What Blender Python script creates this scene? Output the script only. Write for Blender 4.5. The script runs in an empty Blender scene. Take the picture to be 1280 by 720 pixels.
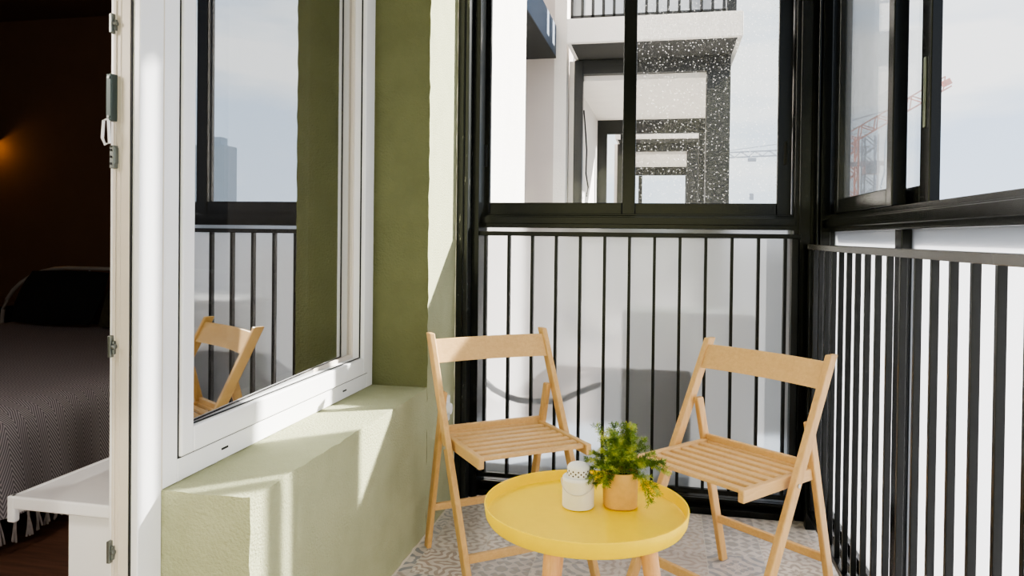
import bpy, bmesh, math, random
from mathutils import Vector, Matrix
random.seed(11)
scn = bpy.context.scene
COL = scn.collection
PI = math.pi

# ------------------------------------------------------------------ materials
def nm(name):
    m = bpy.data.materials.new(name); m.use_nodes = True
    nt = m.node_tree; nt.nodes.clear()
    out = nt.nodes.new('ShaderNodeOutputMaterial')
    return m, nt, out
def N(nt, t, **kw):
    n = nt.nodes.new(t)
    for k, v in kw.items():
        if k in n.inputs: n.inputs[k].default_value = v
        else: setattr(n, k, v)
    return n
def L(nt, a, b): nt.links.new(a, b)
def srgb(r, g, b):
    f = lambda c: (c/255/12.92) if c/255 <= .04045 else ((c/255+.055)/1.055)**2.4
    return (f(r), f(g), f(b), 1)
def ramp(nt, fac, stops):
    r = nt.nodes.new('ShaderNodeValToRGB'); e = r.color_ramp.elements
    e[0].position, e[0].color = stops[0]; e[1].position, e[1].color = stops[-1]
    for p, c in stops[1:-1]:
        x = e.new(p); x.color = c
    L(nt, fac, r.inputs[0]); return r
def principled(name, col, rough=.5, metal=0, spec=.5, noise=0, nscale=20, bump=0, bscale=60, col2=None, stretch=None, detail=3):
    m, nt, out = nm(name)
    p = N(nt, 'ShaderNodeBsdfPrincipled', Roughness=rough, Metallic=metal)
    p.inputs['Specular IOR Level'].default_value = spec
    p.inputs['Base Color'].default_value = col
    tc = N(nt, 'ShaderNodeTexCoord'); vec = tc.outputs['Object']
    if stretch:
        mp = N(nt, 'ShaderNodeMapping'); mp.inputs['Scale'].default_value = stretch
        L(nt, vec, mp.inputs[0]); vec = mp.outputs[0]
    if noise or col2:
        nz = N(nt, 'ShaderNodeTexNoise', Scale=nscale, Detail=detail, Roughness=.6); L(nt, vec, nz.inputs['Vector'])
        if not col2: col2 = tuple(c*(1-noise) for c in col[:3])+(1,)
        r = ramp(nt, nz.outputs[0], [(.35, col), (.68, col2)])
        L(nt, r.outputs[0], p.inputs['Base Color'])
    if bump:
        bz = N(nt, 'ShaderNodeTexNoise', Scale=bscale, Detail=4); L(nt, vec, bz.inputs['Vector'])
        b = N(nt, 'ShaderNodeBump', Strength=bump, Distance=.01); L(nt, bz.outputs[0], b.inputs['Height'])
        L(nt, b.outputs[0], p.inputs['Normal'])
    L(nt, p.outputs[0], out.inputs[0]); return m

M = {}
M['green'] = principled('green plaster', srgb(170,171,139), .95, spec=.15, noise=.08, nscale=9, bump=.55, bscale=150)
M['olive'] = principled('olive plaster', srgb(116,118,84), .95, spec=.15, noise=.1, nscale=9, bump=.5, bscale=150)  # shade of the pillar front, put into a darker copy of the green
M['white_wall'] = principled('white render', srgb(232,226,220), .9, spec=.2, noise=.05, nscale=5, bump=.3, bscale=60)
M['grey_render'] = principled('beige render', srgb(196,186,180), .95, spec=.2, noise=.06, nscale=3)
M['pvc'] = principled('white pvc', srgb(240,238,240), .25, spec=.5)
M['pvc_warm'] = principled('cream pvc', srgb(214,203,190), .4, spec=.4)
M['gasket'] = principled('black gasket', srgb(22,22,22), .6)
M['steel'] = principled('dull steel', srgb(120,124,120), .4, metal=.7)
M['dark_steel'] = principled('grey lock casing', srgb(70,80,78), .45, metal=.4)
M['black'] = principled('black powder coat', srgb(12,14,15), .2, spec=.3)
M['black_bar'] = principled('black bar paint', srgb(12,14,14), .3, spec=.3)
M['anthracite'] = principled('dark frame outside', srgb(16,17,19), .4)
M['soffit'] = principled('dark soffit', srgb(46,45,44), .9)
M['cobalt'] = principled('blue grey slab edge', srgb(74,86,104), .8)
M['concrete'] = principled('balcony ceiling', srgb(215,212,205), .9, noise=.05)
M['yellow'] = principled('yellow enamel', srgb(252,212,8), .42, spec=.4, noise=.03, nscale=30, bump=.03, bscale=200)
M['tin'] = principled('white painted tin', srgb(232,228,222), .45, noise=.04, nscale=12)
M['tin_hole'] = principled('hole shadow', srgb(95,80,62), .8)
M['wire'] = principled('pale wire', srgb(205,200,192), .4, metal=.2)
M['soil'] = principled('dark moss', srgb(38,34,22), .95, bump=.6, bscale=120)
M['wall_in'] = principled('dark brown wall', srgb(120,92,70), .9, noise=.08, nscale=3)
M['bed_metal'] = principled('white bed tube', srgb(170,165,160), .35)
M['pillow_dark'] = principled('black velvet', srgb(28,30,34), .95, noise=.3, nscale=8, bump=.2, bscale=20)
M['pillow_olive'] = principled('olive linen', srgb(82,80,62), .95, noise=.3, nscale=25, bump=.2, bscale=60)
M['mattress'] = principled('dark mattress', srgb(70,66,66), .95)
M['fringe'] = principled('fringe cotton', srgb(168,160,160), .95, noise=.2, nscale=60)
M['curtain'] = principled('pale curtain', srgb(196,190,176), .9, noise=.05)
M['hose'] = principled('black hose', srgb(14,14,16), .5)
M['socket'] = principled('white socket', srgb(244,242,238), .35)
M['ac'] = principled('dark green casing', srgb(52,62,54), .6)
M['outside_grey'] = principled('pale block', srgb(176,186,196), .9)
M['crane_red'] = principled('crane red', srgb(232,186,176), .8)
M['crane_grey'] = principled('crane grey', srgb(196,198,206), .8)
M['metal_bolt'] = principled('bolt', srgb(200,200,200), .3, metal=.9)

# wood with grain (object coordinates, along local z of each part is fine as a soft streak)
def wood(name, c1, c2, sc=(14,14,1.6), rough=.42):
    m, nt, out = nm(name)
    p = N(nt, 'ShaderNodeBsdfPrincipled', Roughness=rough)
    p.inputs['Specular IOR Level'].default_value = .35
    tc = N(nt, 'ShaderNodeTexCoord'); mp = N(nt, 'ShaderNodeMapping'); mp.inputs['Scale'].default_value = sc
    L(nt, tc.outputs['Object'], mp.inputs[0])
    n = N(nt, 'ShaderNodeTexNoise', Scale=5, Detail=6, Roughness=.65, Distortion=.6); L(nt, mp.outputs[0], n.inputs['Vector'])
    r = ramp(nt, n.outputs[0], [(.3, c1), (.72, c2)]); L(nt, r.outputs[0], p.inputs['Base Color'])
    L(nt, p.outputs[0], out.inputs[0]); return m
M['beech'] = wood('beech', srgb(219,178,120), srgb(198,154,98))
M['beech_x'] = wood('beech across', srgb(220,180,123), srgb(204,161,106), (3,14,20))
M['leg_wood'] = wood('table leg wood', srgb(224,172,116), srgb(204,148,92), (20,20,2))
M['cork'] = principled('cork pot', srgb(216,170,96), .75, noise=.14, nscale=24, bump=.12, bscale=90)

def sheen(nt, f0):
    """schlick reflectance, the same from both sides of a pane"""
    lw = N(nt, 'ShaderNodeLayerWeight'); lw.inputs['Blend'].default_value = .5
    pw = N(nt, 'ShaderNodeMath', operation='POWER'); pw.inputs[1].default_value = 5; L(nt, lw.outputs['Facing'], pw.inputs[0])
    mu = N(nt, 'ShaderNodeMath', operation='MULTIPLY_ADD', use_clamp=True); mu.inputs[1].default_value = 1-f0; mu.inputs[2].default_value = f0
    L(nt, pw.outputs[0], mu.inputs[0]); return mu
# plain clear glass: transparent with a fresnel sheen
def glass(name, ior=1.5, tint=(1,1,1,1), haze=0, hazecol=(.9,.9,.9,1), rough=0.0, boost=1.0, spots=False):
    m, nt, out = nm(name)
    tr = N(nt, 'ShaderNodeBsdfTransparent'); tr.inputs[0].default_value = tint
    gl = N(nt, 'ShaderNodeBsdfGlossy', Roughness=rough); gl.inputs[0].default_value = (1,1,1,1)
    mu = sheen(nt, ((ior-1)/(ior+1))**2*boost)
    base = tr.outputs[0]
    if haze:
        df = N(nt, 'ShaderNodeBsdfTranslucent'); df.inputs[0].default_value = hazecol
        d2 = N(nt, 'ShaderNodeBsdfDiffuse'); d2.inputs[0].default_value = hazecol
        ad = N(nt, 'ShaderNodeMixShader', Fac=.5) if False else nt.nodes.new('ShaderNodeMixShader')
        ad.inputs[0].default_value = .4; L(nt, df.outputs[0], ad.inputs[1]); L(nt, d2.outputs[0], ad.inputs[2])
        mh = nt.nodes.new('ShaderNodeMixShader'); mh.inputs[0].default_value = haze
        if spots:
            tc = N(nt, 'ShaderNodeTexCoord')
            vo = N(nt, 'ShaderNodeTexVoronoi', Scale=62); L(nt, tc.outputs['Object'], vo.inputs['Vector'])
            n2 = N(nt, 'ShaderNodeTexNoise', Scale=160, Detail=2); L(nt, tc.outputs['Object'], n2.inputs['Vector'])
            r1 = ramp(nt, vo.outputs['Distance'], [(.12, (.30,.30,.30,1)), (.2, (haze,haze,haze,1))])
            r2 = ramp(nt, n2.outputs[0], [(.60, (0,0,0,1)), (.75, (.10,.10,.10,1))])
            a = N(nt, 'ShaderNodeMath', operation='ADD', use_clamp=True); L(nt, r1.outputs[0], a.inputs[0]); L(nt, r2.outputs[0], a.inputs[1])
            L(nt, a.outputs[0], mh.inputs[0])
        L(nt, tr.outputs[0], mh.inputs[1]); L(nt, ad.outputs[0], mh.inputs[2]); base = mh.outputs[0]
    mx = nt.nodes.new('ShaderNodeMixShader'); L(nt, mu.outputs[0], mx.inputs[0]); L(nt, base, mx.inputs[1]); L(nt, gl.outputs[0], mx.inputs[2])
    L(nt, mx.outputs[0], out.inputs[0]); return m
M['glass_room'] = glass('room window glass', 1.62, tint=(.5,.5,.5,1), boost=9)
M['glass_clear'] = glass('balcony glass', 1.5, tint=(.97,.98,.98,1), boost=.35)
M['glass_wet'] = glass('rain spotted glass', 1.5, tint=(.93,.94,.93,1), haze=.004, hazecol=(.8,.79,.78,1), boost=.2, spots=True)
M['glass_hazy'] = glass('hazy glass', 1.5, tint=(.95,.95,.95,1), haze=.03, hazecol=(.6,.62,.65,1), boost=1.0)
def frosted(name, k=.55, rough=.32, col=(.9,.91,.93,1)):
    m, nt, out = nm(name)
    t = N(nt, 'ShaderNodeBsdfTranslucent'); t.inputs[0].default_value = col
    rf = N(nt, 'ShaderNodeBsdfRefraction', Roughness=rough, IOR=1.12); rf.inputs[0].default_value = (.8,.8,.81,1)
    mx = nt.nodes.new('ShaderNodeMixShader'); mx.inputs[0].default_value = k
    L(nt, t.outputs[0], mx.inputs[1]); L(nt, rf.outputs[0], mx.inputs[2])
    g = N(nt, 'ShaderNodeBsdfGlossy', Roughness=.14); g.inputs[0].default_value = (1,1,1,1)
    fr = sheen(nt, .035)
    m2 = nt.nodes.new('ShaderNodeMixShader'); L(nt, fr.outputs[0], m2.inputs[0]); L(nt, mx.outputs[0], m2.inputs[1]); L(nt, g.outputs[0], m2.inputs[2])
    L(nt, m2.outputs[0], out.inputs[0]); return m
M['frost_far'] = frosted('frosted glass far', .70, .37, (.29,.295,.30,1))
M['frost_side'] = frosted('frosted glass side', .35, .5, (.8,.8,.82,1))

# black post with smears of render
def smeared():
    m, nt, out = nm('black post with plaster smears')
    p = N(nt, 'ShaderNodeBsdfPrincipled', Roughness=.3)
    tc = N(nt, 'ShaderNodeTexCoord'); mp = N(nt, 'ShaderNodeMapping'); mp.inputs['Scale'].default_value = (90,90,14)
    L(nt, tc.outputs['Object'], mp.inputs[0])
    n = N(nt, 'ShaderNodeTexNoise', Scale=1, Detail=5, Roughness=.7); L(nt, mp.outputs[0], n.inputs['Vector'])
    r = ramp(nt, n.outputs[0], [(.635, srgb(24,26,26)), (.68, srgb(150,150,140))]); L(nt, r.outputs[0], p.inputs['Base Color'])
    L(nt, p.outputs[0], out.inputs[0]); return m
M['smeared'] = smeared()
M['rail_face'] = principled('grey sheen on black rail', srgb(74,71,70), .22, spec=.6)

# patchwork cement tiles
def tiles():
    m, nt, out = nm('patchwork cement tiles')
    p = N(nt, 'ShaderNodeBsdfPrincipled', Roughness=.38); p.inputs['Specular IOR Level'].default_value = .4
    tc = N(nt, 'ShaderNodeTexCoord')
    def ma(op, a, b=None, c=None, clamp=False):
        n = nt.nodes.new('ShaderNodeMath'); n.operation = op; n.use_clamp = clamp
        for i, v in enumerate((a, b, c)):
            if v is None: continue
            if isinstance(v, (int, float)): n.inputs[i].default_value = v
            else: L(nt, v, n.inputs[i])
        return n.outputs[0]
    sp = N(nt, 'ShaderNodeSeparateXYZ'); L(nt, tc.outputs['Object'], sp.inputs[0])
    T = .2
    sx = ma('DIVIDE', ma('ADD', sp.outputs[0], 10.04), T); sy = ma('DIVIDE', ma('ADD', sp.outputs[1], 10.03), T)
    cx, cy = ma('FLOOR', sx), ma('FLOOR', sy)
    u = ma('SUBTRACT', ma('MULTIPLY', ma('FRACT', sx), 2), 1); v = ma('SUBTRACT', ma('MULTIPLY', ma('FRACT', sy), 2), 1)
    cv = N(nt, 'ShaderNodeCombineXYZ'); L(nt, cx, cv.inputs[0]); L(nt, cy, cv.inputs[1])
    wn = N(nt, 'ShaderNodeTexWhiteNoise', noise_dimensions='2D'); L(nt, cv.outputs[0], wn.inputs['Vector'])
    rnd = wn.outputs['Value']
    sc = N(nt, 'ShaderNodeSeparateColor'); L(nt, wn.outputs['Color'], sc.inputs[0])
    au, av = ma('ABSOLUTE', u), ma('ABSOLUTE', v)
    r = ma('SQRT', ma('ADD', ma('MULTIPLY', u, u), ma('MULTIPLY', v, v)))
    th = ma('ARCTAN2', v, u)
    cu, cw = ma('SUBTRACT', 1, au), ma('SUBTRACT', 1, av)
    rc = ma('SQRT', ma('ADD', ma('MULTIPLY', cu, cu), ma('MULTIPLY', cw, cw)))
    thc = ma('ARCTAN2', cw, cu)
    # A: rosette with curling petals
    A = ma('MULTIPLY', ma('SINE', ma('ADD', ma('MULTIPLY', r, 15), ma('MULTIPLY', ma('COSINE', ma('MULTIPLY', th, 8)), 1.0))), ma('COSINE', ma('MULTIPLY', th, 4)))
    A = ma('ADD', A, ma('MULTIPLY', ma('SINE', ma('MULTIPLY', rc, 18)), .6))
    # B: corner circles and diamond
    B = ma('SINE', ma('ADD', ma('MULTIPLY', rc, 21), ma('MULTIPLY', ma('SINE', ma('MULTIPLY', thc, 8)), 1.3)))
    B = ma('ADD', B, ma('MULTIPLY', ma('COSINE', ma('MULTIPLY', ma('ADD', au, av), 14)), .6))
    # C: scroll lattice
    C = ma('ADD', ma('SINE', ma('ADD', ma('MULTIPLY', au, 15), ma('MULTIPLY', ma('SINE', ma('MULTIPLY', av, 12)), .8))), ma('SINE', ma('ADD', ma('MULTIPLY', av, 15), ma('MULTIPLY', ma('SINE', ma('MULTIPLY', au, 12)), .8))))
    # D: star, small flowers
    D = ma('SUBTRACT', ma('COSINE', ma('MULTIPLY', ma('SUBTRACT', r, ma('MULTIPLY', ma('ABSOLUTE', ma('COSINE', ma('MULTIPLY', th, 4))), .25)), 17)), ma('MULTIPLY', ma('COSINE', ma('MULTIPLY', rc, 22)), .7))
    def sel(lo, hi): return ma('MULTIPLY', ma('GREATER_THAN', rnd, lo), ma('LESS_THAN', rnd, hi))
    tot = ma('ADD', ma('ADD', ma('MULTIPLY', A, sel(-1, .27)), ma('MULTIPLY', B, sel(.27, .52))), ma('ADD', ma('MULTIPLY', C, sel(.52, .77)), ma('MULTIPLY', D, sel(.77, 2))))
    tot = ma('MULTIPLY', tot, ma('SUBTRACT', ma('MULTIPLY', ma('GREATER_THAN', sc.outputs[1], .5), 2), 1))
    mask = ma('MULTIPLY_ADD', tot, 3.0, .1, True)
    c_bg = srgb(226,217,209); 
    fg = ramp(nt, sc.outputs[0], [(.0, srgb(140,142,150)), (.3, srgb(178,158,146)), (.5, srgb(162,160,162)), (.8, srgb(190,172,158)), (1, srgb(190,172,158))]); fg.color_ramp.interpolation = 'CONSTANT'
    acc = ma('GREATER_THAN', tot, 1.15)
    mx = N(nt, 'ShaderNodeMix', data_type='RGBA'); 
    bgm = N(nt, 'ShaderNodeMix', data_type='RGBA'); bgm.inputs[6].default_value = c_bg; bgm.inputs[7].default_value = srgb(198,188,184); L(nt, sc.outputs[2], bgm.inputs[0]); L(nt, bgm.outputs[2], mx.inputs[6]); L(nt, fg.outputs[0], mx.inputs[7]); L(nt, ma('MULTIPLY', mask, ma('MULTIPLY_ADD', sc.outputs[1], .45, .5)), mx.inputs[0])
    m2 = N(nt, 'ShaderNodeMix', data_type='RGBA'); L(nt, mx.outputs[2], m2.inputs[6]); m2.inputs[7].default_value = srgb(176,164,156); L(nt, ma('MULTIPLY', acc, .8), m2.inputs[0])
    edge = ma('GREATER_THAN', ma('MAXIMUM', au, av), .985)
    m3 = N(nt, 'ShaderNodeMix', data_type='RGBA'); L(nt, m2.outputs[2], m3.inputs[6]); m3.inputs[7].default_value = srgb(205,198,190); L(nt, edge, m3.inputs[0])
    nz = N(nt, 'ShaderNodeTexNoise', Scale=25, Detail=6); L(nt, tc.outputs['Object'], nz.inputs['Vector'])
    rr = ramp(nt, nz.outputs[0], [(.35, (.82,.82,.82,1)), (.65, (1,1,1,1))])
    m4 = N(nt, 'ShaderNodeMix', data_type='RGBA', blend_type='MULTIPLY'); m4.inputs[0].default_value = 1
    L(nt, m3.outputs[2], m4.inputs[6]); L(nt, rr.outputs[0], m4.inputs[7])
    L(nt, m4.outputs[2], p.inputs['Base Color'])
    L(nt, p.outputs[0], out.inputs[0]); return m
M['tiles'] = tiles()

# herringbone bedspread
def herring():
    m, nt, out = nm('herringbone weave')
    p = N(nt, 'ShaderNodeBsdfPrincipled', Roughness=.95); p.inputs['Specular IOR Level'].default_value = .1
    tc = N(nt, 'ShaderNodeTexCoord'); sp = N(nt, 'ShaderNodeSeparateXYZ'); L(nt, tc.outputs['UV'], sp.inputs[0])
    pp = N(nt, 'ShaderNodeMath', operation='PINGPONG'); pp.inputs[1].default_value = .045; L(nt, sp.outputs[0], pp.inputs[0])
    m1 = N(nt, 'ShaderNodeMath', operation='MULTIPLY_ADD'); m1.inputs[1].default_value = 2.0; L(nt, pp.outputs[0], m1.inputs[0]); L(nt, sp.outputs[1], m1.inputs[2])
    m2 = N(nt, 'ShaderNodeMath', operation='MULTIPLY'); m2.inputs[1].default_value = 330; L(nt, m1.outputs[0], m2.inputs[0])
    s = N(nt, 'ShaderNodeMath', operation='SINE'); L(nt, m2.outputs[0], s.inputs[0])
    a = N(nt, 'ShaderNodeMath', operation='MULTIPLY_ADD'); a.inputs[1].default_value = .5; a.inputs[2].default_value = .5; L(nt, s.outputs[0], a.inputs[0])
    r = ramp(nt, a.outputs[0], [(.25, srgb(126,122,130)), (.8, srgb(200,196,202))]); L(nt, r.outputs[0], p.inputs['Base Color'])
    L(nt, p.outputs[0], out.inputs[0]); return m
M['herring'] = herring()
def woodfloor():
    m = principled('dark oak boards', srgb(128,92,74), .45, col2=srgb(92,64,52), nscale=3, stretch=(1,9,1)); return m
M['woodfloor'] = woodfloor()
def leafmat():
    m, nt, out = nm('fern needles')
    p = N(nt, 'ShaderNodeBsdfPrincipled', Roughness=.5)
    tc = N(nt, 'ShaderNodeTexCoord'); n = N(nt, 'ShaderNodeTexNoise', Scale=38, Detail=2); L(nt, tc.outputs['Object'], n.inputs['Vector'])
    r = ramp(nt, n.outputs[0], [(.38, srgb(78,104,40)), (.5, srgb(124,148,58)), (.62, srgb(196,200,96))]); L(nt, r.outputs[0], p.inputs['Base Color'])
    t = N(nt, 'ShaderNodeBsdfTranslucent'); L(nt, r.outputs[0], t.inputs[0])
    mx = nt.nodes.new('ShaderNodeMixShader'); mx.inputs[0].default_value = .3; L(nt, p.outputs[0], mx.inputs[1]); L(nt, t.outputs[0], mx.inputs[2])
    L(nt, mx.outputs[0], out.inputs[0]); return m
M['leaf'] = leafmat()
def emis(name, col, s):
    m, nt, out = nm(name); e = N(nt, 'ShaderNodeEmission', Strength=s); e.inputs[0].default_value = col; L(nt, e.outputs[0], out.inputs[0]); return m
M['bulb'] = emis('warm bulb', srgb(255,170,70), 6)

# ------------------------------------------------------------------ mesh helpers
def bx(bm, x0, x1, y0, y1, z0, z1):
    vs = [bm.verts.new((x, y, z)) for x in (x0, x1) for y in (y0, y1) for z in (z0, z1)]
    for f in ((0,1,3,2),(4,6,7,5),(0,4,5,1),(2,3,7,6),(0,2,6,4),(1,5,7,3)): bm.faces.new([vs[i] for i in f])
    return bm
def box(*a): return bx(bmesh.new(), *a)
def beam(bm, a, b, w, d, up=(0,0,1)):
    """rectangular bar from a to b, w across, d along the second axis"""
    a, b = Vector(a), Vector(b); t = (b-a).normalized(); up = Vector(up)
    s = t.cross(up).normalized(); n = s.cross(t).normalized()
    vs = []
    for p in (a, b):
        for i, j in ((-1,-1),(1,-1),(1,1),(-1,1)): vs.append(bm.verts.new(p+s*(w/2*i)+n*(d/2*j)))
    for f in ((3,2,1,0),(4,5,6,7),(0,1,5,4),(1,2,6,5),(2,3,7,6),(3,0,4,7)): bm.faces.new([vs[i] for i in f])
    return bm
def tube(bm, pts, r, n=8, r2=None, cap=True):
    pts = [Vector(p) for p in pts]; rings = []
    for i, p in enumerate(pts):
        t = (pts[min(i+1, len(pts)-1)]-pts[max(i-1, 0)]).normalized()
        ref = Vector((0,0,1)) if abs(t.z) < .9 else Vector((0,1,0))
        s = t.cross(ref).normalized(); u = s.cross(t)
        rr = r if r2 is None else r+(r2-r)*i/(len(pts)-1)
        rings.append([bm.verts.new(p+(s*math.cos(2*PI*k/n)+u*math.sin(2*PI*k/n))*rr) for k in range(n)])
    for a, b in zip(rings, rings[1:]):
        for k in range(n): bm.faces.new((a[k], a[(k+1)%n], b[(k+1)%n], b[k]))
    if cap: bm.faces.new(rings[0][::-1]); bm.faces.new(rings[-1])
    return bm
def lathe(bm, prof, n=64, c=(0,0), sx=1, sy=1):
    rings = []
    for r, z in prof:
        if r < 1e-6: rings.append([bm.verts.new((c[0], c[1], z))])
        else: rings.append([bm.verts.new((c[0]+r*sx*math.cos(2*PI*k/n), c[1]+r*sy*math.sin(2*PI*k/n), z)) for k in range(n)])
    for a, b in zip(rings, rings[1:]):
        for k in range(n):
            k2 = (k+1) % n
            if len(a) == 1 and len(b) == 1: continue
            if len(a) == 1: bm.faces.new((a[0], b[k2], b[k]))
            elif len(b) == 1: bm.faces.new((a[k], a[k2], b[0]))
            else: bm.faces.new((a[k], a[k2], b[k2], b[k]))
    return bm
def ring_frame(bm, axis, v0, v1, a0, a1, b0, b1, wa, wb0, wb1):
    """rectangular picture-frame in the plane normal to axis (0:x,1:y). a = horizontal, b = vertical"""
    def B(aa, ab, ba, bb):
        if axis == 1: bx(bm, aa, ab, v0, v1, ba, bb)
        else: bx(bm, v0, v1, aa, ab, ba, bb)
    B(a0, a0+wa, b0, b1); B(a1-wa, a1, b0, b1)
    B(a0+wa, a1-wa, b0, b0+wb0); B(a0+wa, a1-wa, b1-wb1, b1)
    return bm
def obj(name, bm, mat, parent=None, bevel=0, smooth=False, world=True, seg=2):
    bmesh.ops.recalc_face_normals(bm, faces=bm.faces)
    if parent is not None and world:
        p = parent; off = Vector((0,0,0))
        while p is not None: off += p.location; p = p.parent
        for v in bm.verts: v.co -= off
    me = bpy.data.meshes.new(name); bm.to_mesh(me); bm.free()
    o = bpy.data.objects.new(name, me); COL.objects.link(o)
    me.materials.append(mat)
    if parent is not None: o.parent = parent
    if smooth:
        for pl in me.polygons: pl.use_smooth = True
        try:
            me.set_sharp_from_angle(angle=math.radians(35))
        except Exception: pass
    if bevel:
        b = o.modifiers.new('bevel', 'BEVEL'); b.width = bevel; b.segments = seg; b.limit_method = 'ANGLE'; b.angle_limit = math.radians(40)
    return o
def tag(o, label, cat, group=None, kind=None):
    if kind != 'structure':
        o['label'] = label; o['category'] = cat
    if group: o['group'] = group
    if kind: o['kind'] = kind
    return o
def thing(name, label, cat, loc=(0,0,0), rz=0, group=None):
    o = bpy.data.objects.new(name, None); COL.objects.link(o); o.empty_display_size = .05
    o.location = loc; o.rotation_euler = (0,0,rz)
    return tag(o, label, cat, group)
def struct_root(name, loc):
    o = bpy.data.objects.new(name, None); COL.objects.link(o); o.empty_display_size = .05; o.location = loc; o['kind'] = 'structure'; return o
def struct(name, bm, mat, bevel=0):
    o = obj(name, bm, mat, bevel=bevel); o['kind'] = 'structure'; return o

# ------------------------------------------------------------------ layout constants
WX = -.887      # green wall face
GX = -1.11      # window plane
PY = 2.69       # pillar face
LY0, LZ = 1.463, .565
CZ = 2.95

# ------------------------------------------------------------------ balcony shell
struct('floor', box(-1.2, .80, -1.3, 3.30, -.08, 0), M['tiles'])
struct('ceiling', box(-1.36, .80, -1.3, 3.36, CZ, CZ+.18), M['concrete'])
wl = bmesh.new()
# ledge wall (slightly rough edges by subdividing), pillar, and wall before the door
def rough_box(bm, x0, x1, y0, y1, z0, z1, amp=.0022, step=.035):
    t = bmesh.new(); bx(t, x0, x1, y0, y1, z0, z1)
    for ax, (a, b) in enumerate(((x0,x1),(y0,y1),(z0,z1))):
        k = a+step
        while k < b-step*.5:
            no = [0,0,0]; no[ax] = 1; co = [0,0,0]; co[ax] = k
            bmesh.ops.bisect_plane(t, geom=t.verts[:]+t.edges[:]+t.faces[:], plane_co=co, plane_no=no); k += step
    for v in t.verts:
        q = v.co
        k = sum(1 for ax, (a, b) in enumerate(((x0,x1),(y0,y1),(z0,z1))) if abs(q[ax]-a) < 1e-5 or abs(q[ax]-b) < 1e-5)
        if k >= 2: v.co += Vector([random.uniform(-1,1)*amp for _ in range(3)])
    me = bpy.data.meshes.new('t'); t.to_mesh(me); t.free(); bm.from_mesh(me); bpy.data.meshes.remove(me)
rough_box(wl, -1.115, WX, LY0, PY+.02, 0, LZ)
rough_box(wl, -1.115, WX, PY, 3.06, 0, CZ)
bx(wl, -1.36, GX, 2.69, 3.06, 0, CZ)
bx(wl, -1.36, WX, -1.3, .62, 0, CZ)
bx(wl, -1.36, GX, .62, 2.69, 2.35, CZ)
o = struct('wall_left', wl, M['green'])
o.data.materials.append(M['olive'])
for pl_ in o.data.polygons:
    if pl_.normal.y < -.7 and pl_.center.y > 2.6: pl_.material_index = 1  # pillar faces turned from the sun get the darkened copy
struct('wall_back', box(-1.36, .80, -1.36, -1.3, 0, CZ), M['green'])
struct('trim_1', box(WX-.002, WX+.006, LY0+.02, 3.05, 0, .003), M['pvc_warm'])

# ------------------------------------------------------------------ room window and door frame
w1 = struct_root('window_1', (GX, 1.47, LZ))
fr = bmesh.new()
# outer frame: y 1.455..2.685
ring_frame(fr, 0, -1.19, -1.108, 1.463, 2.684, .566, 2.34, .055, .055, .06)
obj('window_frame', fr, M['pvc'], w1, bevel=.003)
sh = bmesh.new()
ring_frame(sh, 0, -1.192, -1.100, 1.521, 2.626, .624, 2.277, .046, .062, .062)
sash = obj('window_sash', sh, M['pvc'], w1, bevel=.004)
gk = bmesh.new(); ring_frame(gk, 0, -1.119, -1.114, 1.566, 2.581, .685, 2.216, .004, .004, .004)
obj('gasket', gk, M['gasket'], sash)
gs = bmesh.new(); ring_frame(gs, 0, -1.112, -1.1075, 1.5175, 2.6295, .6205, 2.2805, .0038, .0038, .0038)
gb = bmesh.new(); ring_frame(gb, 0, -1.190, -1.145, 1.566, 2.581, .685, 2.216, .012, .014, .012)
obj('glazing_bead', gb, M['pvc_warm'], sash, bevel=.001)
obj('gasket', gs, M['gasket'], w1)
pb = bmesh.new(); pvs = []
for dx in (0, -.002):      # pane sits a touch askew in the sash
    for (y, x) in ((1.562,-1.1230),(2.585,-1.1550)):
        for z in (.682, 2.22): pvs.append(pb.verts.new((x+dx, y, z)))
for q in ((0,1,3,2),(4,6,7,5),(0,4,5,1),(2,3,7,6),(0,2,6,4),(1,5,7,3)): pb.faces.new([pvs[k] for k in q])
obj('pane', pb, M['glass_room'], sash)
for y in (1.705, 2.43):
    b = bmesh.new(); bx(b, -1.1085, -1.1065, y-.014, y+.014, .592, .597); obj('drain_slot', b, M['gasket'], w1)

d1 = struct_root('door_1', (GX, 1.42, 0))
b = bmesh.new(); bx(b, -1.180, -1.108, 1.385, 1.462, 0, 2.34); bx(b, -1.180, -1.108, .62, .69, 0, 2.34); bx(b, -1.180, -1.108, .69, 1.385, 2.27, 2.34)
obj('door_frame', b, M['pvc'], d1, bevel=.002)
b = bmesh.new(); bx(b, -1.118, -1.1075, 1.4605, 1.4645, LZ, 2.34); obj('cover_bead', b, M['pvc_warm'], d1, bevel=.001)
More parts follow.
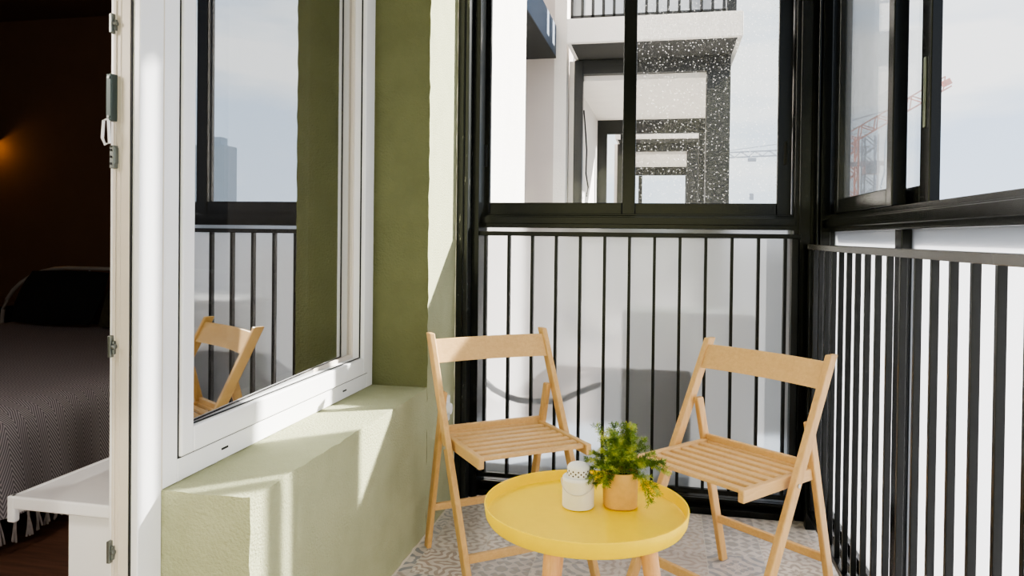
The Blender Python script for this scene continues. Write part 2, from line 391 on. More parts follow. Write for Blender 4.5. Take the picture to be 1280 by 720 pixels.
# rebated lining seen face on (hardware side)
b = bmesh.new(); bx(b, -1.128, -1.1245, 1.381, 1.386, 0, 2.27); obj('gasket', b, M['gasket'], d1)
b = bmesh.new(); bx(b, -1.160, -1.128, 1.379, 1.386, 0, 2.27); bx(b, -1.166, -1.160, 1.376, 1.386, 0, 2.27); bx(b, -1.150, -1.1485, 1.3775, 1.386, 0, 2.27)
obj('rebate_strip', b, M['pvc_warm'], d1, bevel=.001)
def striker(z0, z1, kind):
    b = bmesh.new()
    if kind == 'cam':
        bx(b, -1.170, -1.162, 1.366, 1.38, z0, z1); tube(b, [(-1.162,1.372,(z0+z1)/2-.001), (-1.154,1.372,(z0+z1)/2)], .006, 10); bx(b, -1.164, -1.158, 1.370, 1.379, z0+.006, z1-.012)
        return obj('strike_plate', b, M['steel'], d1, bevel=.0015)
    if kind == 'lock':
        bx(b, -1.171, -1.158, 1.360, 1.38, z0, z1); bx(b, -1.1735, -1.170, 1.362, 1.378, z0+.012, z1-.014)
        o = obj('lock_keep', b, M['dark_steel'], d1, bevel=.002)
        for zz in (z0+.008, z1-.008):
            s = tube(bmesh.new(), [(-1.164,1.3605,zz), (-1.164,1.358,zz)], .003, 12); obj('screw', s, M['steel'], o)
        return o
    if kind == 'plate':
        bx(b, -1.167, -1.156, 1.366, 1.38, z0, z1); bx(b, -1.158, -1.1545, 1.368, 1.38, z0+.010, z1-.004)
        o = obj('strike_plate', b, M['steel'], d1, bevel=.0015)
        for zz in (z0+.01, (z0+z1)/2, z1-.01):
            s = tube(bmesh.new(), [(-1.1625,1.3665,zz), (-1.1625,1.364,zz)], .0025, 10); obj('screw', s, M['gasket'], o)
        return o
striker(1.574, 1.616, 'cam'); striker(1.386, 1.486, 'lock'); striker(1.285, 1.334, 'plate'); striker(.879, .926, 'cam'); striker(.434, .482, 'cam')
b = bmesh.new()
zc = 1.362
tube(b, [(-1.166,1.362,zc+.028), (-1.176,1.360,zc+.024), (-1.177,1.358,zc-.014), (-1.170,1.358,zc-.027), (-1.161,1.360,zc-.024), (-1.165,1.362,zc+.016), (-1.166,1.362,zc+.028)], .0032, 8)
obj('latch_loop', b, M['pvc'], d1, smooth=True)

# small white socket on pillar side
s = thing('wall_socket', 'small white socket on the green wall behind the left chair', 'socket', (WX, 2.93, .43))
obj('socket_plate', box(WX-.002, WX+.010, 2.89, 2.97, .375, .48), M['socket'], s, bevel=.004)
obj('socket_cover', lathe(bmesh.new(), [(0,0),(.024,0),(.026,.006),(.022,.016),(0,.018)], 24), M['socket'], s, smooth=True, world=False).matrix_local = Matrix.Translation((.010,0,0)) @ Matrix.Rotation(PI/2, 4, 'Y')

# ------------------------------------------------------------------ bedroom
struct('wall_inner', (lambda b: (bx(b, -1.36, -1.195, 1.47, 2.69, 0, .50), bx(b, -1.36, -1.335, 2.69, 6, 0, 2.9), b)[-1])(bmesh.new()), M['pvc'])
struct('wall_bedroom_far', box(-6.0, -1.36, 5.2, 5.3, 0, 2.9), M['wall_in'])
struct('wall_bedroom_left', box(-6.1, -6.0, -1.5, 5.3, 0, 2.9), M['wall_in'])
struct('wall_bedroom_near', box(-6.0, -1.36, -1.5, -1.4, 0, 2.9), M['wall_in'])
struct('ceiling_bedroom', box(-6.1, -1.36, -1.5, 5.3, 2.9, 3.0), M['wall_in'])
struct('floor_bedroom', box(-6.1, -1.2, -1.5, 5.3, -.08, -.001), M['woodfloor'])
sill = thing('window_sill', 'white glossy indoor window sill board with rounded end beside the bed', 'window sill', (-1.34, 2.05, .50))
b = bmesh.new(); bx(b, -1.50, -1.193, 1.462, 2.69, .500, .522)
obj('sill_board', b, M['pvc'], sill, bevel=.006, seg=3)
b = bmesh.new(); bx(b, -1.507, -1.182, 1.446, 1.464, .494, .525); bx(b, -1.507, -1.492, 1.446, 2.69, .478, .524); bx(b, -1.509, -1.488, 1.445, 1.464, .462, .525)
obj('end_cap', b, M['pvc'], sill, bevel=.005, seg=3)
# curtain inside the window
b = bmesh.new(); n = 60; top = []; bot = []
for i in range(n+1):
    t = i/n; y = 2.40+.26*t; x = -1.235+.018*math.sin(t*34)
    top.append(b.verts.new((x, y, 2.45))); bot.append(b.verts.new((x-.004*math.sin(t*20), y, .535)))
for i in range(n): b.faces.new((top[i], top[i+1], bot[i+1], bot[i]))
tag(obj('curtain', b, M['curtain'], smooth=True), 'pale curtain gathered inside the bedroom window at its far side', 'curtain')

bed = thing('bed', 'bed in the dark bedroom with a white tubular headboard', 'bed', (-3.35, 3.2, 0))
b = bmesh.new(); bx(b, -4.45, -2.36, 1.75, 4.35, .18, .46); obj('mattress', b, M['mattress'], bed, bevel=.05, seg=4)
b = bmesh.new(); bx(b, -4.43, -2.40, 1.78, 4.33, .10, .18); obj('bed_frame', b, M['bed_metal'], bed, bevel=.01)
for x in (-4.38, -2.45):
    for y in (1.85, 4.28):
        obj('leg', tube(bmesh.new(), [(x,y,0),(x,y,.12)], .022, 12), M['bed_metal'], bed)
hb = bmesh.new(); pts = [(-4.75,4.50,0), (-4.74,4.50,.50)]
for i in range(9):
    a = PI-i/8*PI/2; pts.append((-4.18+.56*math.cos(a), 4.50, .50+.385*math.sin(a)))
pts += [(-2.75,4.50,.885)]
for i in range(9):
    a = PI/2-i/8*PI/2; pts.append((-2.75+.40*math.cos(a), 4.50, .50+.385*math.sin(a)))
pts.append((-2.35,4.50,0)); tube(hb, pts, .014, 10)
hbo = obj('headboard', hb, M['bed_metal'], bed, smooth=True)
for x in (-4.0, -3.6, -3.2, -2.9):
    obj('spindle', tube(bmesh.new(), [(x,4.50,.35),(x,4.50,.88)], .006, 8), M['bed_metal'], hbo)
# bedspread: a draped sheet: top surface and hanging side
sp = bmesh.new(); uvl = sp.loops.layers.uv.new('uv')
prof = [(-4.62,.20),(-4.56,.47),(-4.50,.50)]+[(-4.4+i*.19,.506+.004*math.sin(i*2)) for i in range(11)]+[(-2.42,.502),(-2.35,.485),(-2.315,.45),(-2.30,.38),(-2.29,.28),(-2.283,.20),(-2.28,.135)]
acc = [0]
for a, c in zip(prof, prof[1:]): acc.append(acc[-1]+math.hypot(c[0]-a[0], c[1]-a[1]))
ny = 70; grid = []
for j in range(ny+1):
    y = 1.72+(4.42-1.72)*j/ny
    row = []
    for i, (x, z) in enumerate(prof):
        k = max(0, (i-(len(prof)-6))/5)
        row.append(sp.verts.new((x+k*(.018*math.sin(y*9)+.010*math.sin(y*23+1)), y, z+.004*math.sin(y*7+x*5))))
    grid.append(row)
for j in range(ny):
    for i in range(len(prof)-1):
        f = sp.faces.new((grid[j][i], grid[j][i+1], grid[j+1][i+1], grid[j+1][i]))
        for lp, (jj, ii) in zip(f.loops, ((j,i),(j,i+1),(j+1,i+1),(j+1,i))):
            lp[uvl].uv = ((1.72+2.7*jj/ny), acc[ii])
spread = obj('bedspread', sp, M['herring'], smooth=True)
tag(spread, 'grey herringbone bedspread with pale knotted fringe draped over the bed', 'bedspread')
for k in range(46):
    y = 1.78+k*.052; x0 = -2.28+.018*math.sin(y*9)+.010*math.sin(y*23+1)
    b = bmesh.new()
    for q in range(4):
        a = random.uniform(-.010,.010); c = random.uniform(-.016,.016)
        tube(b, [(x0, y+a*.3, .142), (x0+.004, y+a*.4, .12), (x0+.006+c*.3, y+a+c*.4, .08), (x0+.004+c*.3, y+a+c, .035+random.uniform(0,.02))], .0032, 5, .0045)
    obj('tassel', b, M['fringe'], spread, smooth=True)
def pillow(name, label, mat, loc, size, rot, p=2.6, group=None):
    b = bmesh.new(); n = 20; g = {}
    for sgn in (1, -1):
        for i in range(n+1):
            for j in range(n+1):
                u, v = i/n*2-1, j/n*2-1
                h = (max(0, 1-abs(u)**p)*max(0, 1-abs(v)**p))**.5
                px = u*(1-.06*abs(v)**2*(1-abs(u)*.0)); py = v*(1-.06*abs(u)**2)
                if sgn == -1 and (i in (0,n) or j in (0,n)): continue
                g[(sgn,i,j)] = b.verts.new((px*size[0]/2, py*size[1]/2, sgn*h*size[2]/2))
    for sgn in (1, -1):
        for i in range(n):
            for j in range(n):
                q = [g.get((sgn,a,c)) or g[(1,a,c)] for a, c in ((i,j),(i+1,j),(i+1,j+1),(i,j+1))]
                b.faces.new(q)
    o = obj(name, b, mat, smooth=True); o.location = loc; o.rotation_euler = rot
    return tag(o, label, 'pillow', group)
pillow('pillow', 'black square pillow leaning on the headboard at the left of the bed', M['pillow_dark'], (-4.02,4.26,.70), (.66,.40,.17), (math.radians(62),0,0))
pillow('pillow', 'olive patterned pillow beside the black one, partly behind the door frame', M['pillow_olive'], (-3.38,4.26,.70), (.56,.42,.15), (math.radians(64),0,0))
# wall lamp at left
wlmp = thing('wall_lamp', 'small dark wall lamp glowing amber on the bedroom wall', 'lamp', (-5.555, 5.2, 1.98))
obj('lamp_shade', lathe(bmesh.new(), [(.03,2.11),(.10,2.06),(.125,1.99),(.13,1.90),(.125,1.90),(.12,1.99),(.095,2.055),(.0,2.10)], 32, (-5.575,5.07)), M['black'], wlmp, smooth=True)
obj('bracket', beam(bmesh.new(), (-5.575,5.2,2.05), (-5.575,5.07,2.10), .02, .02), M['black'], wlmp)
obj('bulb', lathe(bmesh.new(), [(0,1.90),(.022,1.91),(.028,1.94),(.015,1.98),(0,2.0)], 16, (-5.575,5.07)), M['bulb'], wlmp, smooth=True)
pl = bpy.data.lights.new('amber glow', 'POINT'); pl.energy = .7; pl.color = (1,.5,.14); pl.shadow_soft_size = .03
po = bpy.data.objects.new('amber_glow', pl); po.location = (-5.52,5.06,1.84); COL.objects.link(po)
cab = thing('bedside_table', 'low dark bedside table beside the headboard at the left edge', 'bedside table', (-5.35,4.85,0))
obj('cabinet_box', box(-5.75,-5.02,4.65,5.15,0,.56), M['pillow_dark'], cab, bevel=.01); obj('cabinet_top', box(-5.78,-4.99,4.62,5.17,.56,.59), M['wall_in'], cab, bevel=.004)
obj('drawer_front', box(-5.72,-5.05,4.64,4.652,.30,.53), M['wall_in'], cab, bevel=.003)

# ------------------------------------------------------------------ far glazing (window_2)
FX0, FX1 = WX+.002, .70
w2 = struct_root('window_2', (0, 3.2, 1.2))
b = bmesh.new(); bx(b, FX0, FX0+.052, 3.06, 3.20, 0, CZ)
obj('wall_post', b, M['smeared'], w2, bevel=.003)
b = bmesh.new(); bx(b, FX0+.052, FX0+.085, 3.12, 3.28, 0, CZ); bx(b, FX0+.028, FX0+.034, 3.052, 3.06, 0, CZ)
obj('side_profile', b, M['black'], w2, bevel=.002)
b = bmesh.new()
bx(b, -.83, .52, 3.19, 3.32, 1.187, 1.243); bx(b, -.83, .52, 3.175, 3.20, 1.205, 1.236); bx(b, -.83, .52, 3.20, 3.32, 2.84, CZ)
bx(b, -.83, .52, 3.215, 3.225, 1.243, 1.252)
obj('sill_profile', b, M['black'], w2, bevel=.002)
b = bmesh.new(); bx(b, FX0+.05, .52, 3.15, 3.30, 0.0, .028); bx(b, FX0+.06, .52, 3.19, 3.28, .028, .062); bx(b, FX0+.06, .52, 3.17, 3.185, .05, .062)
obj('base_profile', b, M['black'], w2, bevel=.002)
def far_sash(x0, x1, wl_, wr, y0, y1, gm, handle):
    b = bmesh.new()
    bx(b, x0, x0+wl_, y0, y1, 1.246, 2.85); bx(b, x1-wr, x1, y0, y1, 1.246, 2.85)
    bx(b, x0+wl_, x1-wr, y0, y1, 1.246, 1.300); bx(b, x0+wl_, x1-wr, y0, y1, 2.79, 2.85)
    s = obj('sash', b, M['black'], w2, bevel=.003)
    obj('pane', box(x0+wl_-.004, x1-wr+.004, (y0+y1)/2-.002, (y0+y1)/2+.002, 1.298, 2.80), gm, s)
    if handle is not None:
        h = bmesh.new(); bx(h, handle-.007, handle+.007, y0-.004, y0+.002, 1.46, 1.56)
        obj('handle', h, M['gasket'], s, bevel=.003)
    return s
far_sash(-.815, -.132, .037, .056, 3.225, 3.25, M['glass_clear'], -.797)
far_sash(-.190, .512, .054, .056, 3.262, 3.287, M['glass_wet'], .487)
frost2 = obj('frosted_panel', box(FX0+.06, .535, 3.262, 3.27, .05, 1.190), M['frost_far'], w2)
# corner post
b = bmesh.new(); bx(b, .515, .70, 3.19, 3.36, 0, CZ); bx(b, .530, .575, 3.165, 3.20, 0, CZ); bx(b, .60, .64, 3.12, 3.20, 0, CZ); bx(b, .585, .592, 3.10, 3.2, 0, CZ)
tag(obj('corner_post', b, M['black'], bevel=.003), '', '', kind='structure').name = 'trim_2'

# far railing
R1 = thing('balcony_railing', 'black metal railing in front of the frosted panel at the far end', 'railing', (-.15, 3.2, 0))
b = bmesh.new(); bx(b, WX+.055, .535, 3.14, 3.18, 1.151, 1.170); obj('handrail', b, M['black_bar'], R1, bevel=.002)
b = bmesh.new(); bx(b, WX+.075, .52, 3.15, 3.172, .085, .105); obj('bottom_rail', b, M['black_bar'], R1, bevel=.002)
for i in range(13):
    x = -.776+i*.1044
    obj('baluster', box(x-.0062, x+.0062, 3.146, 3.174, .105, 1.151), M['black_bar'], R1, bevel=.001)
# bars end posts
obj('end_post', box(.50, .5255, 3.135, 3.185, .06, 1.151), M['black_bar'], R1, bevel=.002)

# ------------------------------------------------------------------ right glazing (window_3)
w3 = struct_root('window_3', (.66, 1.5, 1.2))
YN = -1.25
b = bmesh.new(); bx(b, .62, .74, YN, 3.19, 1.180, 1.232); bx(b, .607, .63, YN, 3.19, 1.196, 1.226); bx(b, .635, .70, YN, 3.19, 1.232, 1.248); bx(b, .62, .74, YN, 3.19, 2.91, CZ); bx(b, .615, .62, YN, 3.19, 1.1795, 1.185)
obj('sill_profile', b, M['black'], w3, bevel=.002)
b = bmesh.new(); bx(b, .63, .72, YN, 3.19, 0, .035); bx(b, .655, .70, YN, 3.19, .035, .06)
obj('base_profile', b, M['black'], w3, bevel=.002)
for y in (2.235, .95, -.3):
    b = bmesh.new(); bx(b, .645, .705, y, y+.062, .03, 1.185); obj('lower_post', b, M['black'], w3, bevel=.002)
for y0, y1 in ((2.297, 3.19), (1.012, 2.235), (-.238, .95)):
    obj('frosted_panel', box(.672, .680, y0-.002, y1+.002, .05, 1.185), M['frost_side'], w3)
b = bmesh.new()
def side_sash(y0, y1, x0, x1, wn, wf, gm, name='sash'):
    b = bmesh.new()
    bx(b, x0, x1, y0, y0+wn, 1.249, 2.91); bx(b, x0, x1, y1-wf, y1, 1.249, 2.91)
    bx(b, x0, x1, y0+wn, y1-wf, 1.249, 1.302); bx(b, x0, x1, y0+wn, y1-wf, 2.865, 2.91)
    s = obj('sash', b, M['black'], w3, bevel=.003)
    obj('pane', box((x0+x1)/2-.002, (x0+x1)/2+.002, y0+wn-.004, y1-wf+.004, 1.30, 2.87), gm, s)
    return s
sA = side_sash(2.29, 3.02, .632, .672, .055, .055, M['glass_hazy'])
sB = side_sash(2.135, 3.16, .680, .708, .075, .05, M['glass_clear'])
h = bmesh.new(); ring_frame(h, 0, .6755, .681, 2.165, 2.179, 1.455, 1.645, .004, .006, .006)
hh = obj('handle', h, M['steel'], sB, bevel=.002); obj('handle_recess', box(.677, .6802, 2.169, 2.175, 1.49, 1.61), M['gasket'], hh)
b = bmesh.new(); bx(b, .640, .700, .20, .27, 1.248, 2.87); obj('mullion', b, M['black'], w3, bevel=.003)
# right hand railing
R2 = thing('balcony_railing', 'long black metal railing along the right side under the open windows', 'railing', (.575, 1.5, 0))
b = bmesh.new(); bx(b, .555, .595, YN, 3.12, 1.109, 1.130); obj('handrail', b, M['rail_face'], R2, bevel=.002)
b = bmesh.new(); bx(b, .563, .587, YN, 3.12, .062, .085); obj('bottom_rail', b, M['black_bar'], R2, bevel=.002)
i = 0; y = 3.06
while y > -1.2:
    obj('baluster', box(.567, .583, y-.0065, y+.0065, .085, 1.109), M['black_bar'], R2, bevel=.001); y -= .1085
for y in (3.10, -.35):
    obj('post', box(.557, .597, y-.02, y+.02, 0, 1.109), M['black_bar'], R2, bevel=.002)

# black hose hanging outside, behind the frosted panel
pts = [(-.86,3.30,.56),(-.82,3.305,.485),(-.77,3.31,.44),(-.71,3.315,.41),(-.65,3.315,.395),(-.58,3.315,.392),(-.50,3.32,.398),(-.44,3.34,.41),(-.38,3.40,.43),(-.3,3.5,.45)]
tag(obj('hose', tube(bmesh.new(), pts, .014, 10), M['hose'], smooth=True), 'dark hose sagging behind the frosted panel at the far end', 'hose')
dark_box = thing('outdoor_unit', 'dark boxy outdoor unit dimly seen behind the frosted panel', 'air conditioner', (.10,3.70,.08))  # box put in to give the dark blur through the frosted glass
obj('unit_casing', box(-.20,.42,3.54,3.84,.10,.80), M['ac'], dark_box, bevel=.02)
obj('fan_grille', lathe(bmesh.new(), [(0,0),(.2,0),(.22,.012),(.2,.02),(0,.02)], 32), M['black'], dark_box, world=False).matrix_local = Matrix.Translation((-.02,-.17,.36)) @ Matrix.Rotation(PI/2, 4, 'X')
for x in (-.1, .38): obj('foot', box(x-.02,x+.02,3.56,3.82,.08,.10), M['black'], dark_box)
ledge = thing('service_platform', 'grey platform outside carrying the outdoor unit', 'platform', (0,3.7,0))
obj('platform_slab', box(-.887,.70,3.37,4.2,-.1,.08), M['outside_grey'], ledge, bevel=.005)

# ------------------------------------------------------------------ folding chairs
def make_chair(label, loc, rz, group='slatted wooden folding chairs'):
    t = thing('folding_chair', label, 'chair', loc, rz, group)
    W, AT, HT, AF, HP, AR = .226, .199, .80, .211, .604, .264
    post = lambda z: -AT+(AF+AT)*(HT-z)/HT
    fp = post(HP)-.018
    rear = lambda z: -AR+(fp+AR)*z/HP
    def rounded_bar(x0, y0, z0, x1, y1, z1, w, d):
        b = bmesh.new(); a = Vector((x0,y0,z0)); c = Vector((x1,y1,z1)); tt = (c-a).normalized()
        s = Vector((0,1,0)); n = tt.cross(s).normalized(); vs = []
        for p, zf in ((a, z0), (c, z1)):
            for i_, j_ in ((-1,-1),(1,-1),(1,1),(-1,1)):
                q = p+s*(w/2*i_)+n*(d/2*j_)
                if abs(tt.z) > .5: q = q+tt*((zf-q.z)/tt.z)    # cut level
                vs.append(b.verts.new(q))
        for f in ((3,2,1,0),(4,5,6,7),(0,1,5,4),(1,2,6,5),(2,3,7,6),(3,0,4,7)): b.faces.new([vs[k] for k in f])
        return b
    # local axes: x = forward, y = left
    for s in (-1, 1):
        b = rounded_bar(-AT, s*W, HT, AF, s*W, 0, .021, .036)
        o = obj('post', b, M['beech'], t, bevel=.004, seg=3, world=False)
        b = rounded_bar(fp+.004, s*(W-.021), HP, -AR, s*(W-.021), 0, .019, .033)
        obj('rear_leg', b, M['beech'], t, bevel=.005, seg=3, world=False)
        # seat side rail
        b = bmesh.new(); beam(b, (-.158, s*(W-.031), .439), (.205, s*(W-.031), .439), .020, .037)
        obj('seat_rail', b, M['beech_x'], t, bevel=.004, world=False)
        # bolts
        zb = .437; xb = post(zb)
        bb = tube(bmesh.new(), [(xb, s*(W+.010), zb), (xb, s*(W+.0135), zb)], .006, 14)
        obj('bolt', bb, M['metal_bolt'], t, world=False)
    # curved back slat
    b = bmesh.new(); n = 16; rows = []
    z0, z1 = .700, .778
    for i in range(n+1):
        y = -W+2*W*i/n; c = -.022*(1-(y/W)**2)
        r_ = []
        for z in (z0, z1):
            for th in (.006, -.006): r_.append(b.verts.new((post(z)+c+th+.006, y*(1-.02), z)))
        rows.append(r_)
    for a, c in zip(rows, rows[1:]):
        for k, l_ in ((0,1),(1,3),(3,2),(2,0)): b.faces.new((a[k], a[l_], c[l_], c[k]))
    b.faces.new((rows[0][0], rows[0][1], rows[0][3], rows[0][2])); b.faces.new((rows[-1][0], rows[-1][1], rows[-1][3], rows[-1][2]))
    obj('back_slat', b, M['beech_x'], t, bevel=.002, world=False)
    # seat slats run side to side
    ns = 8
    for i in range(ns):
        x = -.148+i*.0465
        w = .026
        b = bmesh.new(); bx(b, x-w/2, x+w/2, -(W-.042), W-.042, .441, .4535)
        obj('seat_slat', b, M['beech_x'], t, bevel=.003, world=False)
    def cross(name, x, z, half, d=.026, w=.016, tilt=0):
        b = bmesh.new(); bx(b, x-w/2, x+w/2, -half, half, z-d/2, z+d/2); obj(name, b, M['beech_x'], t, bevel=.003, world=False)
    cross('stretcher', rear(.455)-.0, .458, W-.03, .030)
    cross('stretcher', rear(.16), .16, W-.028, .026)
    cross('stretcher', post(.122), .122, W-.010, .028)
    return t
make_chair('wooden folding chair standing against the green wall and socket', (-.520, 2.497, 0), math.radians(-52.718))
make_chair('wooden folding chair standing in the corner beside the long right railing', (.199, 2.389, 0), math.radians(-130.957))

# ------------------------------------------------------------------ tray table
TC = (-.1885, 1.849)
tt = thing('tray_table', 'round yellow tray table with wooden legs between the two chairs', 'table', (TC[0], TC[1], 0))
tr = bmesh.new()
lathe(tr, [(0,.440),(.238,.440),(.246,.443),(.2515,.452),(.2555,.480),(.2548,.4825),(.2525,.483),(.2505,.481),(.2465,.456),(.241,.4535),(0,.4525)], 128, TC)
obj('tray', tr, M['yellow'], tt, smooth=True)
for ang, nm_ in ((-102, 0), (-37, 1), (110, 2)):
    pass
def leg(p_top, p_bot):
    b = bmesh.new(); pts = [Vector(p_top).lerp(Vector(p_bot), k/8) for k in range(9)]
    tube(b, pts, .0205, 24, .0125); obj('leg', b, M['leg_wood'], tt, smooth=True)
leg((-.240,1.64,.441), (-.262,1.555,0)); leg((-.030,1.715,.441), (.045,1.600,0)); leg((-.262,1.965,.441), (-.305,2.04,0))
b = bmesh.new(); lathe(b, [(0,.426),(.12,.426),(.12,.440),(0,.440)], 48, TC); obj('leg_plate', b, M['leg_wood'], tt)

# ------------------------------------------------------------------ lantern
LC = (-.2125, 1.892); z0 = .4545
la = thing('tin_lantern', 'white tin candle lantern with a perforated dome on the yellow table', 'lantern', (LC[0], LC[1], z0))
b = bmesh.new()
lathe(b, [(0,z0),(.0395,z0),(.041,z0+.002),(.041,z0+.068),(.0415,z0+.070),(.041,z0+.072),(.0402,z0+.076),(.0385,z0+.078),(.0275,z0+.0785)], 64, LC)
obj('lantern_body', b, M['tin'], la, smooth=True)
b = bmesh.new()
dome = [(.0290,z0+.078),(.0290,z0+.098),(.0275,z0+.104),(.023,z0+.109),(.014,z0+.1125),(0,z0+.1135)]
lathe(b, dome, 48, LC); dm = obj('perforated_dome', b, M['tin'], la, smooth=True)
b = bmesh.new()
for row in range(3):
    nn = 13
    for k in range(nn):
        a = 2*PI*(k+.5*(row % 2))/nn; rr = .0290; z = z0+.0835+row*.0056
        c = Vector((LC[0]+rr*math.cos(a), LC[1]+rr*math.sin(a), z)); nrm = Vector((math.cos(a), math.sin(a), 0))
        tube(b, [c-nrm*.001, c+nrm*.0004], .0029, 4)
o = obj('dome_holes', b, M['tin_hole'], dm)
b = bmesh.new(); pts = []
hc = Vector((LC[0], LC[1], z0+.070)); 
for i in range(25):
    a = PI*i/24; pts.append(hc+Vector((-.0437*math.cos(a), -.043*math.sin(a), -.030*math.sin(a))))
tube(b, pts, .0011, 6); obj('wire_handle', b, M['wire'], la, smooth=True)

# ------------------------------------------------------------------ plant
PC = (-.1065, 1.918)
fern = thing('potted_fern', 'feathery green asparagus fern in a tan wooden pot on the yellow table', 'plant', (PC[0], PC[1], z0))
b = bmesh.new()
def sq_lathe(bm, prof, c, n=64, p=2.25):
    rings = []
    for r, z in prof:
        ring = []
        for k in range(n):
            a = 2*PI*k/n; q = (abs(math.cos(a))**p+abs(math.sin(a))**p)**(-1/p)
            ring.append(bm.verts.new((c[0]+r*q*math.cos(a+.25), c[1]+r*q*math.sin(a+.25)*.9, z)))
        rings.append(ring)
    for a, d in zip(rings, rings[1:]):
        for k in range(n): bm.faces.new((a[k], a[(k+1)%n], d[(k+1)%n], d[k]))
    bm.faces.new(rings[0]); bm.faces.new(rings[-1])
sq_lathe(b, [(.041,z0),(.0435,z0+.003),(.0455,z0+.090),(.045,z0+.0925),(.042,z0+.0925),(.0415,z0+.080)], PC)
obj('pot', b, M['cork'], fern, smooth=True)
b = bmesh.new(); sq_lathe(b, [(.0405,z0+.07),(.041,z0+.082),(.02,z0+.086)], PC); obj('soil', b, M['soil'], fern)
fo = bmesh.new(); st = bmesh.new()
def sprig(path, dens, ln):
    for i in range(len(path)-1):
        a, c = path[i], path[i+1]; t = (c-a).normalized()
        for k in range(dens):
            p = a.lerp(c, random.random())
            ax = Vector([random.gauss(0,1) for _ in range(3)]); s = t.cross(ax).normalized()
            d = (s*1.0+t*random.uniform(.5,1.1)).normalized(); l_ = ln*random.uniform(.6,1.15)
            w = d.cross(Vector([random.gauss(0,1) for _ in range(3)])).normalized()*.0007
            m_ = p+d*l_*.5
            vs = [fo.verts.new(p-w*.5), fo.verts.new(m_-w), fo.verts.new(p+d*l_), fo.verts.new(m_+w)]
            fo.faces.new(vs)
random.seed(5)
base = Vector((PC[0], PC[1], z0+.084))
def frond(az, el, length, droop, curl=0):
    p = base+Vector((random.uniform(-.014,.014), random.uniform(-.014,.014), 0)); path = [p.copy()]
    n = 10; e = el
    for i in range(n):
        e -= droop/n; az_ = az+curl*i/n
        d = Vector((math.cos(az_)*math.cos(e), math.sin(az_)*math.cos(e), math.sin(e)))
        p = p+d*(length/n); path.append(p.copy())
    tube(st, path, .0009, 5, .0005)
    sprig(path[2:], 14, .012)
    for i in range(3, n):                          # side shoots
        for s in (1, -1):
            q = path[i]; t = (path[min(i+1,n)]-path[i-1]).normalized()
            side = t.cross(Vector((0,0,1))); side = (side.normalized() if side.length > .05 else Vector((1,0,0)))
            d = (t*.9+side*s*random.uniform(.5,1)+Vector((0,0,random.uniform(-.2,.5)))).normalized()
            sl = length*.30*(1-.5*i/n)*random.uniform(.6,1.1)
            pp = [q, q+d*sl*.5, q+d*sl+Vector((0,0,-.002))]
            tube(st, pp, .0006, 4, .0003); sprig(pp, 15, .0105)
for k in range(19):
    frond(random.uniform(0,2*PI), math.radians(random.uniform(58,88)), random.uniform(.095,.138), math.radians(random.uniform(0,25)))
for k in range(14):
    frond(random.uniform(0,2*PI), math.radians(random.uniform(35,60)), random.uniform(.075,.115), math.radians(random.uniform(15,50)))
for az, el, ln, dr in ((.1,42,.135,75),(-.25,35,.13,95),(-.6,30,.125,110),(.35,40,.13,60),(3.2,38,.10,70),(3.6,20,.085,60),(2.9,35,.095,40),(-1.9,30,.08,70),(-2.6,25,.09,60)):
    frond(az, math.radians(el), ln, math.radians(dr))
obj('stems', st, M['leaf'], fern)
obj('foliage', fo, M['leaf'], fern)

# ------------------------------------------------------------------ outside: the rest of the building
fac = thing('white_facade', 'bright white rendered facade running beyond the balcony window', 'building', (-1.5, 4.0, -6))
bmf = bmesh.new(); bx(bmf, -2.2, WX, 3.40, 4.62, -6, 9); obj('facade_wall', bmf, M['white_wall'], fac)
bmf = bmesh.new(); bx(bmf, -2.4, -1.62, 4.62, 16, -6, 9); obj('recessed_wall', bmf, M['grey_render'], fac)
bmf = bmesh.new(); bx(bmf, -1.62, -1.085, 7.12, 8.6, -6, 9); obj('pier', bmf, M['grey_render'], fac)
bmf = bmesh.new(); bx(bmf, -1.085, -.965, 7.12, 7.30, -6, 9); obj('white_pier', bmf, M['white_wall'], fac)
bmf = bmesh.new(); bx(bmf, -1.62, -1.07, 5.2, 7.12, 2.90, 3.20); sb = obj('ledge_slab', bmf, M['cobalt'], fac)
obj('soffit', box(-1.62, -1.068, 5.198, 7.12, 2.885, 2.90), M['soffit'], fac)
